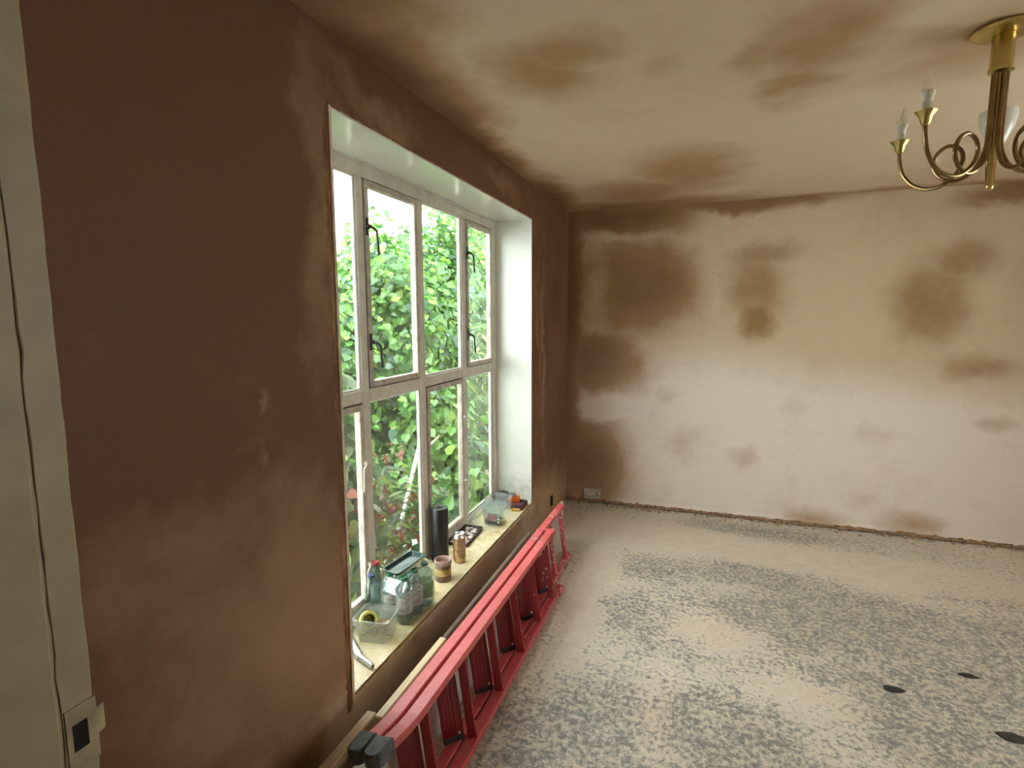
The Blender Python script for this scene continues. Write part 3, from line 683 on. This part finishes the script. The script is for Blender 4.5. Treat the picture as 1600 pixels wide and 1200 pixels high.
# clear boxes with lid
M['redlab'] = plain('red_paper_label', (.42, .06, .07), .5, var=.3, scale=50); M['darkin'] = plain('dark_fixings', (.05, .045, .045), .6, var=.6, scale=60)
bx = tag(empty('clear_box', (-.105, 3.025, SZ), (0, 0, math.radians(4))), 'clear plastic box with red label on sill', 'box')
tub([(.054, .046, .001), (.057, .049, .03), (.066, .056, .114), (.064, .054, .114), (.055, .047, .03), (.052, .044, .004)], I4, .012).build('body', M['clear'], bx, smooth=True)
tub([(.066, .056, .104), (.070, .060, .106), (.070, .060, .112), (.065, .055, .113)], I4, .014, False).build('rim', M['clear'], bx, smooth=True)
MB().box(-.026, .022, -.0505, -.0490, .028, .068, M=Matrix.Rotation(math.radians(-4), 4, 'X')).build('paper_label', M['redlab'], bx)
tub([(.050, .042, .005), (.052, .044, .03), (.04, .03, .036), (.001, .001, .034)], I4, .01).build('contents', M['darkin'], bx)
for q in range(3): MB().box(.032, .044, -.0512, -.0500, .016+q*.019, .026+q*.019, M=Matrix.Rotation(math.radians(-4), 4, 'X')).build('warning_mark', M['upvc'], bx)
MB().box(-.030, .048, -.0496, -.0486, .010, .070, M=Matrix.Rotation(math.radians(-4), 4, 'X')).build('label_back', M['darkin'], bx)
ld = tag(empty('box_lid', (-.214, 2.985, SZ+.015), (0, math.radians(-62), math.radians(-10))), 'clear plastic lid leaning on the red-labelled box', 'lid')
tub([(.001, .001, .0), (.050, .052, 0), (.058, .060, 0), (.060, .062, .002), (.060, .062, .011), (.057, .059, .011), (.055, .057, .003), (.001, .001, .003)], Matrix.Translation((.058, 0, 0)), .012, False).build('lid_shell', M['clear'], ld, smooth=True)
bx2 = tag(empty('clear_box', (-.140, 3.19, SZ), (0, 0, math.radians(-5))), 'pale clear box behind the red-labelled box', 'box')
tub([(.060, .055, .001), (.063, .058, .03), (.070, .064, .112), (.068, .062, .112), (.061, .056, .03), (.058, .053, .004)], I4, .012).build('body', M['clear'], bx2, smooth=True)
tub([(.070, .064, .102), (.074, .068, .104), (.074, .068, .113), (.069, .063, .114)], I4, .014, False).build('rim', M['clear2'], bx2, smooth=True)
M['maroon'] = plain('maroon_paper', (.10, .035, .04), .8, var=.3, scale=60); M['orange'] = plain('orange_plastic', (.70, .14, .015), .4, var=.1)
sd = tag(MB().bbox(-.060, .055, -.062, .062, 0, .030, .003).bbox(-.056, .050, -.058, .058, .030, .034, .001).build('sanding_block', M['maroon'], loc=(-.068, 3.345, SZ)), 'maroon sanding block under the orange tape measure', 'block')
tm = tag(empty('tape_measure', (-.082, 3.335, SZ+.0345), (0, 0, math.radians(20))), 'orange tape measure on the maroon block by white reveal', 'tape measure')
tub([(.034, .020, 0), (.036, .022, .004), (.036, .022, .034), (.030, .021, .046), (.022, .018, .049), (.001, .001, .049)], I4, .016).build('case', M['orange'], tm, smooth=True)
MB().bbox(-.028, .010, -.024, .0235, .044, .054, .002).build('grip', M['rubber'], tm)
MB().bbox(.034, .050, -.006, .006, .004, .014, .001).build('hook', M['rubber'], tm)
tag(MB().bbox(-.026, .026, -.010, .010, 0, .014, .001).build('wood_offcut', wood('yellow_offcut', (.60, .36, .08)), loc=(-.050, 3.262, SZ)), 'small yellow wood offcut on the sill before the sanding block', 'offcut').rotation_euler = (0, 0, .15)
dm = tag(MB().lathe([(.056, 0), (.056, .03), (.052, .052), (.037, .072), (.016, .082), (0, .083)], 24).build('rubber_dome', plain('brown_rubber', (.035, .024, .018), .75, var=.3), loc=(-.186, 3.384, SZ), smooth=True), 'dark brown rubber dome in far corner of sill', 'dome')

# ------------------------------------------------------------------ brass ceiling light
M['brass'] = plain('aged_brass', (.52, .40, .15), .28, 1.0, var=.15, scale=12); M['bronze'] = plain('tarnished_brass', (.24, .155, .07), .28, 1.0, var=.2, scale=16)
M['porc'] = plain('white_lamp_plastic', (.74, .70, .60), .4); M['opal'] = plain('opal_glass', (.72, .70, .62), .25)
CH = (1.872, 2.104, H)
ch = tag(empty('chandelier', CH), 'brass five-arm ceiling light with looped arms', 'ceiling light')
MB().lathe([(.070, -.001), (.080, -.004), (.081, -.009), (.074, -.015), (.045, -.019), (.030, -.020), (0, -.020)], 36).build('ceiling_rose', M['brass'], ch, smooth=True)
MB().lathe([(.026, -.019), (.028, -.023), (.028, -.110), (.031, -.112), (.031, -.122), (.026, -.124), (0, -.124)], 28).build('collar', M['brass'], ch, smooth=True)
MB().lathe([(.008, -.12), (.008, -.440), (.010, -.444), (.010, -.455), (.005, -.461), (0, -.462)], 16).build('centre_rod', M['brass'], ch, smooth=True)
def spline(pts, n=8):
    P = [Vector(p) for p in pts]; P = [P[0]*2-P[1]] + P + [P[-1]*2-P[-2]]; out = []
    for i in range(1, len(P)-2):
        for k in range(n):
            t = k/n; a, b, c, d = P[i-1:i+3]
            out.append(.5*((2*b)+(c-a)*t+(2*a-5*b+4*c-d)*t*t+(-a+3*b-3*c+d)*t**3))
    out.append(P[-2]); return out
armp = [(.016, 0, -.115), (.016, 0, -.20), (.016, 0, -.29), (.021, 0, -.345), (.043, 0, -.392), (.085, .000, -.415), (.125, .004, -.402), (.150, .007, -.365), (.142, .009, -.325), (.112, .010, -.306), (.080, .010, -.322), (.070, .010, -.358),
        (.086, .009, -.396), (.125, .006, -.424), (.170, .003, -.425), (.212, 0, -.402), (.243, 0, -.360), (.255, 0, -.310), (.256, 0, -.285)]
for k in range(5):
    a = math.radians(140+72*k); Mz = Matrix.Rotation(a, 4, 'Z')
    arm = MB().tube([Mz @ p for p in spline(armp)], .0062, 9).build('arm', M['bronze'], ch, smooth=True)
    c = Mz @ Vector((.256, 0, 0)); q = (c.x, c.y, 0)
    pet = lambda r, z, an: r*(1+.10*math.cos(4*an)) if r > .012 else r
    MB().lathe([(.007, -.292), (.012, -.286), (.016, -.268), (.028, -.252), (.0265, -.252), (.014, -.266), (.010, -.270)], 24, c=q, squash=pet).build('cup', M['brass'], arm, smooth=True)
    if k == 4:
        MB().lathe([(.014, -.285), (.026, -.262), (.046, -.215), (.052, -.180), (.050, -.165), (.048, -.165), (.049, -.180), (.043, -.214), (.024, -.258), (.010, -.275)], 24, c=q).build('glass_shade', M['opal'], arm, smooth=True)
    MB().lathe([(.0125, -.270), (.0125, -.228), (.011, -.226)], 16, c=q).build('lamp_holder', M['porc'], arm, smooth=True)
    bl = MB().lathe([(.011, -.227), (.013, -.222), (.0175, -.206), (.0178, -.198)], 18, c=q).build('bulb_base', M['porc'], arm, smooth=True)
    MB().lathe([(.0175, -.199), (.0165, -.182), (.012, -.160), (.006, -.146), (0, -.141)], 18, c=q).build('bulb_glass', M['bulbglass'], arm, smooth=True)

# ------------------------------------------------------------------ sockets and floor bits
M['socketw'] = plain('dusty_white_plastic', (.50, .45, .38), .5, var=.35, scale=40)
so = tag(empty('wall_socket', (.224, YB, .078), (0, math.radians(-2), 0)), 'dusty white double wall socket in the far corner', 'socket')
MB().bbox(-.073, .073, -.012, 0, -.043, .043, .004).build('face_plate', M['socketw'], so)
for sx in (-.040, .040):
    for px, pz, w, h in ((0, .012, .004, .008), (-.011, -.008, .006, .004), (.011, -.008, .006, .004)):
        if sx > 0: MB().box(sx+px-w, sx+px+w, -.0128, -.0118, pz-h, pz+h).build('pin_hole', M['black'], so)
    MB().bbox(sx+(.018 if sx < 0 else -.030), sx+(.030 if sx < 0 else -.018), -.016, -.011, .012, .030, .002).build('switch', M['socketw'], so)
pl = tag(empty('plug', (.184, YB-.012, .078)), 'white plug with thin cable in the corner socket', 'plug')
MB().bbox(-.024, .024, -.026, 0, -.026, .020, .007).build('plug_body', M['socketw'], pl)
MB().tube(spline([(0, -.012, -.024), (0, -.016, -.045), (.012, -.03, -.066), (.05, -.06, -.0735), (.10, -.085, -.0740), (.16, -.075, -.0740), (.20, -.10, -.0740)], 6), .0035, 7).build('cable', M['socketw'], pl, smooth=True)
bb = tag(empty('back_box', (-.03, 3.978, .142)), 'empty dark socket box sunk in left wall near corner', 'back box')
mb = MB(); mb.box(-.004, -.001, -.033, .033, -.043, .043); mb.box(0, .030, -.033, -.030, -.043, .043); mb.box(0, .030, .030, .033, -.043, .043); mb.box(0, .030, -.030, .030, -.043, -.040); mb.box(0, .030, -.030, .030, .040, .043)
mb.build('box_shell', M['iron'], bb)
MB().tube([(-.001, 0, 0), (.012, .006, .006), (.016, .002, -.012), (.010, -.004, -.022)], .003, 6).build('wire', M['darkin'], bb)
M['tar'] = plain('black_tar', (.022, .020, .017), .5, var=.5, scale=80, bumps=.5)  # thin black discs stand for the dark of small floor holes
def blob(loc, rx, ry, label, h=.0025, mat='tar', name='tar_spot', seed=0):
    rr = random.Random(seed); n = 14; ring = [1+rr.gauss(0, .10) for _ in range(n)]; vs_ = []
    for f, z in ((1, 0), (.86, h), (.5, h*1.3)):
        vs_ += [(rx*f*ring[i]*math.cos(2*math.pi*i/n), ry*f*ring[i]*math.sin(2*math.pi*i/n), z) for i in range(n)]
    fs = [(l*n+i, l*n+(i+1) % n, (l+1)*n+(i+1) % n, (l+1)*n+i) for l in range(2) for i in range(n)] + [tuple(2*n+i for i in range(n))]
    return tag(MB().add(vs_, fs).build(name, M[mat], loc=loc, smooth=True), label, 'tar spot', 'black tar spots on the floor')
blob((1.878, 2.542, 0),   .040, .026, 'black tar spot on the floor nearest the ladder', seed=1)
blob((2.214, 2.750, 0), .040, .020, 'thin black tar spot, furthest of the three on the floor', seed=2)
blob((2.215, 2.375, 0), .050, .030, 'black tar spot at right edge of the floor, nearest the camera', seed=3)
# loose plaster rubble along the wall foot
mb = MB()
for i in range(210):
    if i < 190: x, y = R.uniform(.05, 3.4), YB-.012-abs(R.gauss(0, .035))
    else: x, y = R.uniform(.4, 3.2), R.uniform(2.0, 4.3)
    s_ = (abs(R.gauss(.0, .004))+.0015) if i < 190 else .002+R.random()*.002
    mb.bbox(-s_*1.3, s_*1.3, -s_, s_, 0, s_, s_*.3, M=Matrix.Translation((x, y, 0)) @ Matrix.Rotation(R.uniform(0, 6), 4, 'Z'))
tag(mb.build('plaster_rubble', plain('rubble', (.36, .25, .16), .9, var=.6, scale=90)), 'brown plaster crumbs along the foot of back wall', 'rubble', kind='stuff')

# ------------------------------------------------------------------ garden outside
def leaf_mat(name, c, tr=.35):
    m = bpy.data.materials.new(name); m.use_nodes = True; nt = m.node_tree; nt.nodes.clear()
    o = N(nt, 'ShaderNodeOutputMaterial'); n = noise(nt, world_pos(nt), 9, 3)
    cc = ramp(nt, n.outputs['Fac'], ((.3, tuple(x*.75 for x in c)), (.7, tuple(min(1, x*1.25) for x in c))))
    d = N(nt, 'ShaderNodeBsdfDiffuse'); t = N(nt, 'ShaderNodeBsdfTranslucent'); g = N(nt, 'ShaderNodeBsdfGlossy'); g.inputs['Roughness'].default_value = .35
    L(nt, cc, d.inputs[0]); L(nt, mixc(nt, 1, cc, (1.0, 1.0, .55), 'MULTIPLY'), t.inputs[0])
    m1 = N(nt, 'ShaderNodeMixShader'); m1.inputs[0].default_value = tr; L(nt, d.outputs[0], m1.inputs[1]); L(nt, t.outputs[0], m1.inputs[2])
    m2 = N(nt, 'ShaderNodeMixShader'); m2.inputs[0].default_value = .05; L(nt, m1.outputs[0], m2.inputs[1]); L(nt, g.outputs[0], m2.inputs[2]); L(nt, m2.outputs[0], o.inputs[0])
    return m
GR = [leaf_mat('leaf_fresh', (.115, .30, .05)), leaf_mat('leaf_mid', (.055, .17, .04)), leaf_mat('leaf_bluish', (.075, .17, .105)), leaf_mat('leaf_lime', (.22, .38, .06))]
DK = [leaf_mat('leaf_dark', (.05, .11, .04)), leaf_mat('leaf_olive', (.09, .14, .04)), leaf_mat('leaf_rust', (.22, .06, .035)), leaf_mat('leaf_bright', (.20, .30, .08))]
BA = [leaf_mat('bamboo_leaf', (.12, .22, .06)), leaf_mat('bamboo_dark', (.06, .12, .04)), leaf_mat('bamboo_lime', (.30, .40, .09)), leaf_mat('bamboo_mid', (.10, .20, .09))]
M['stem'] = plain('brown_stem', (.12, .09, .05), .8); M['soil'] = plain('garden_soil', (.07, .06, .035), .95, var=.5, scale=8, bumps=.5)
heart = [(0, 0, 0), (.30, -.10, .04), (.50, .12, .06), (.46, .42, .05), (.26, .74, .02), (0, 1.0, -.08), (-.26, .74, .02), (-.46, .42, .05), (-.50, .12, .06), (-.30, -.10, .04), (0, .45, -.02)]
lance = [(0, 0, 0), (.10, .15, .02), (.15, .42, .02), (.10, .74, -.02), (0, 1.0, -.10), (-.10, .74, -.02), (-.15, .42, .02), (-.10, .15, .02), (0, .45, -.01)]
def leaf_shape(sh):
    c = len(sh)-1; return np.array(sh, float), [(c, i, (i+1) % c) for i in range(c)]
LEAFMESH = {}
def leaf_data(shn, sh, mat):
    key = (shn, mat.name)
    if key not in LEAFMESH:
        v, f = leaf_shape(sh); me = bpy.data.meshes.new('leaf'); me.from_pydata([tuple(x) for x in v], [], f); me.materials.append(mat); me.update(); LEAFMESH[key] = me
    return LEAFMESH[key]
def shrub(name, label, c, rad, n, size, mats, wts, shn='heart', nobj=90, seed=1, group=None, up=.5, stems=6, base=None, cat='shrub'):
    rr = np.random.RandomState(seed); sh = heart if shn == 'heart' else lance
    v, f = leaf_shape(sh); c = np.array(c); rad = np.array(rad)
    root = tag(empty(name, (c[0], c[1], -.15)), label, cat, group)
    clumps = rr.normal(size=(40, 3)); clumps /= np.linalg.norm(clumps, axis=1)[:, None]; clumps *= (.45+.5*rr.rand(40, 1))
    P = clumps[rr.randint(0, 40, n)] + rr.normal(size=(n, 3))*.20
    keep = (np.linalg.norm(P, axis=1) < 1.12); P = P[keep]; n = len(P)
    Nn = P/(np.linalg.norm(P, axis=1)[:, None]+1e-6) + rr.normal(size=(n, 3))*.55 + np.array([.25, -.25, up])
    Nn /= np.linalg.norm(Nn, axis=1)[:, None]
    W = P*rad + c
    W[:, 2] = np.maximum(W[:, 2], -.1); W[:, 0] = np.minimum(W[:, 0], -.42)
    D = rr.normal(size=(n, 3)) + np.array([.2, -.1, -.8]); D -= (D*Nn).sum(1)[:, None]*Nn; D /= np.linalg.norm(D, axis=1)[:, None]
    X = np.cross(D, Nn); S_ = size*(.6+.75*rr.rand(n)); mi = rr.choice(len(mats), n, p=wts)
    camd = np.linalg.norm(W - np.array([1.0755, 0, 1.5634]), axis=1) - S_*6
    order = np.argsort(camd); near = order[:nobj]; rest = order[nobj:]
    for i in near:
        o = bpy.data.objects.new('leaf', leaf_data(shn, sh, mats[mi[i]])); col.objects.link(o); o.parent = root
        Mx = Matrix(np.vstack([np.column_stack([X[i]*S_[i], D[i]*S_[i], Nn[i]*S_[i], W[i]-np.array([c[0], c[1], -.15])]), [0, 0, 0, 1]]).tolist())
        o.matrix_local = Mx
    B = np.stack([X[rest], D[rest], Nn[rest]], 1)*S_[rest][:, None, None]
    V = (np.einsum('kj,njc->nkc', v, B) + W[rest][:, None, :] - np.array([c[0], c[1], -.15])).reshape(-1, 3); k = len(v)
    F = (np.array(f)[None] + (np.arange(len(rest))*k)[:, None, None]).reshape(-1, 3)
    me = bpy.data.meshes.new('foliage'); me.from_pydata(V.tolist(), [], F.tolist())
    for m in mats: me.materials.append(m)
    me.polygons.foreach_set('material_index', np.repeat(mi[rest], len(f)).astype(np.int32)); me.update()
    o = bpy.data.objects.new('foliage', me); col.objects.link(o); o.parent = root; o['kind'] = 'stuff'
    for s_ in range(stems):
        q = clumps[s_]*rad*.9 + np.array([0, 0, c[2]+.15]); b0 = np.array([rr.normal()*.12, rr.normal()*.2, -.02])
        pts = [b0, b0*.6+q*.4+np.array([0, 0, .1]), q]
        MB().tube(spline([tuple(p) for p in pts], 5), [.014-.0009*t for t in range(11)], 6).build('stem', M['stem'], root, smooth=True)
    return root
S(slab(2, -.5, -.15, -14, -.29, -3, 22).build('ground', M['soil']))
S(slab(2, -.16, -.145, -1.0, -.29, -2, 9).build('path', plain('pale_concrete_path', (.42, .41, .37), .85, var=.2, scale=6, bumps=.2)))  # pale strip added to bounce daylight up to the reveal and ceiling
hg = 'climber-covered shrubs outside the window'
w_ = (.40, .32, .14, .14)
shrub('leafy_shrub', 'bright leafy shrub filling the second upper window pane', (-1.75, 4.62, 1.30), (.60, .56, 1.26), 8000, .062, GR, w_, seed=3, group=hg, nobj=200)
shrub('leafy_shrub', 'bright leafy shrub seen through the third upper window pane', (-1.75, 5.55, 1.45), (.65, .66, 1.42), 8000, .064, GR, w_, seed=4, group=hg, nobj=200)
shrub('leafy_shrub', 'lush shrub seen through the rightmost upper pane', (-1.7, 6.60, 1.5), (.65, .75, 1.50), 7000, .064, GR, (.3, .4, .15, .15), seed=5, group=hg, nobj=150)
shrub('leafy_shrub', 'lower leafy shrub below the sky in the leftmost upper pane', (-1.95, 3.65, .85), (.58, .60, 1.02), 7500, .060, GR, w_, seed=6, group=hg, nobj=200)
shrub('leafy_shrub', 'large-leaved pale shrub behind the lower middle panes', (-1.15, 4.25, .45), (.38, .55, .65), 2200, .072, GR, (.5, .2, .1, .2), seed=8, group=hg, nobj=140)
shrub('leafy_shrub', 'big-leaved climber low down behind the black roll', (-.85, 4.15, .15), (.25, .45, .40), 800, .082, GR, (.6, .2, .05, .15), seed=9, group=hg, nobj=140)
shrub('background_tree', 'hazy tree far behind the shrubs beyond the garden', (-5.0, 11.2, 1.5), (2.0, 2.9, 1.9), 6000, .16, GR, (.2, .4, .35, .05), seed=11, nobj=0, cat='tree')
shrub('background_tree', 'low distant tree at left behind the shrubs', (-5.5, 5.9, .7), (1.8, 1.9, 1.1), 4000, .14, GR, (.3, .35, .25, .1), seed=12, nobj=0, cat='tree')
shrub('dark_shrub', 'dark narrow-leaved shrub with rusty leaves close to the pane', (-.78, 2.98, .22), (.28, .42, .52), 900, .085, DK, (.42, .25, .18, .15), 'lance', seed=14, nobj=140)
shrub('dark_shrub', 'dark leafy shrub behind the lower left casement', (-.85, 2.35, .55), (.30, .35, .75), 900, .09, DK, (.5, .25, .05, .2), 'heart', seed=15, nobj=140)
shrub('bamboo_clump', 'feathery bamboo clump outside the far right panes', (-1.0, 5.15, .75), (.40, .50, .85), 1500, .10, BA, (.4, .25, .15, .2), 'lance', seed=16, nobj=120)
M['cane'] = plain('pale_cane', (.62, .58, .42), .6); M['whitepost'] = plain('weathered_white_wood', (.74, .74, .68), .6)
for i, (x, y, h) in enumerate(((-1.1, 5.05, 1.15), (-1.05, 5.2, 1.3), (-1.15, 5.3, 1.2), (-.95, 5.0, 1.0))):
    tag(MB().tube([(0, 0, -.02), (.02, .01, h*.5), (.05, .04, h)], .011, 7).build('bamboo_cane', M['cane'], loc=(x, y, -.15), smooth=True), ('second pale cane from left in the bamboo outside', 'tallest pale cane standing in the bamboo outside', 'rightmost pale cane standing in the bamboo outside', 'shortest pale cane at left of the bamboo outside')[i], 'cane', 'canes in the bamboo clump')
tag(MB().tube([(0, 0, 0), (.05, .20, .52), (.07, .26, .70)], .016, 10).build('garden_stake', M['whitepost'], loc=(-.96, 3.36, .10), smooth=True), 'white stake leaning among the leaves outside second pane', 'stake')
tag(MB().bbox(-.03, .03, -.03, .03, 0, 1.25, .004).build('white_post', M['whitepost'], loc=(-1.0, 5.42, -.15)), 'white post outside at the lower right pane edge', 'post')
tag(MB().tube([(0, 0, 0), (-.02, .36, .07), (-.03, .62, .10)], .011, 8).build('broken_cane', M['cane'], loc=(-.98, 3.78, .52), smooth=True), 'broken pale cane lying across leaves behind third lower pane', 'cane')
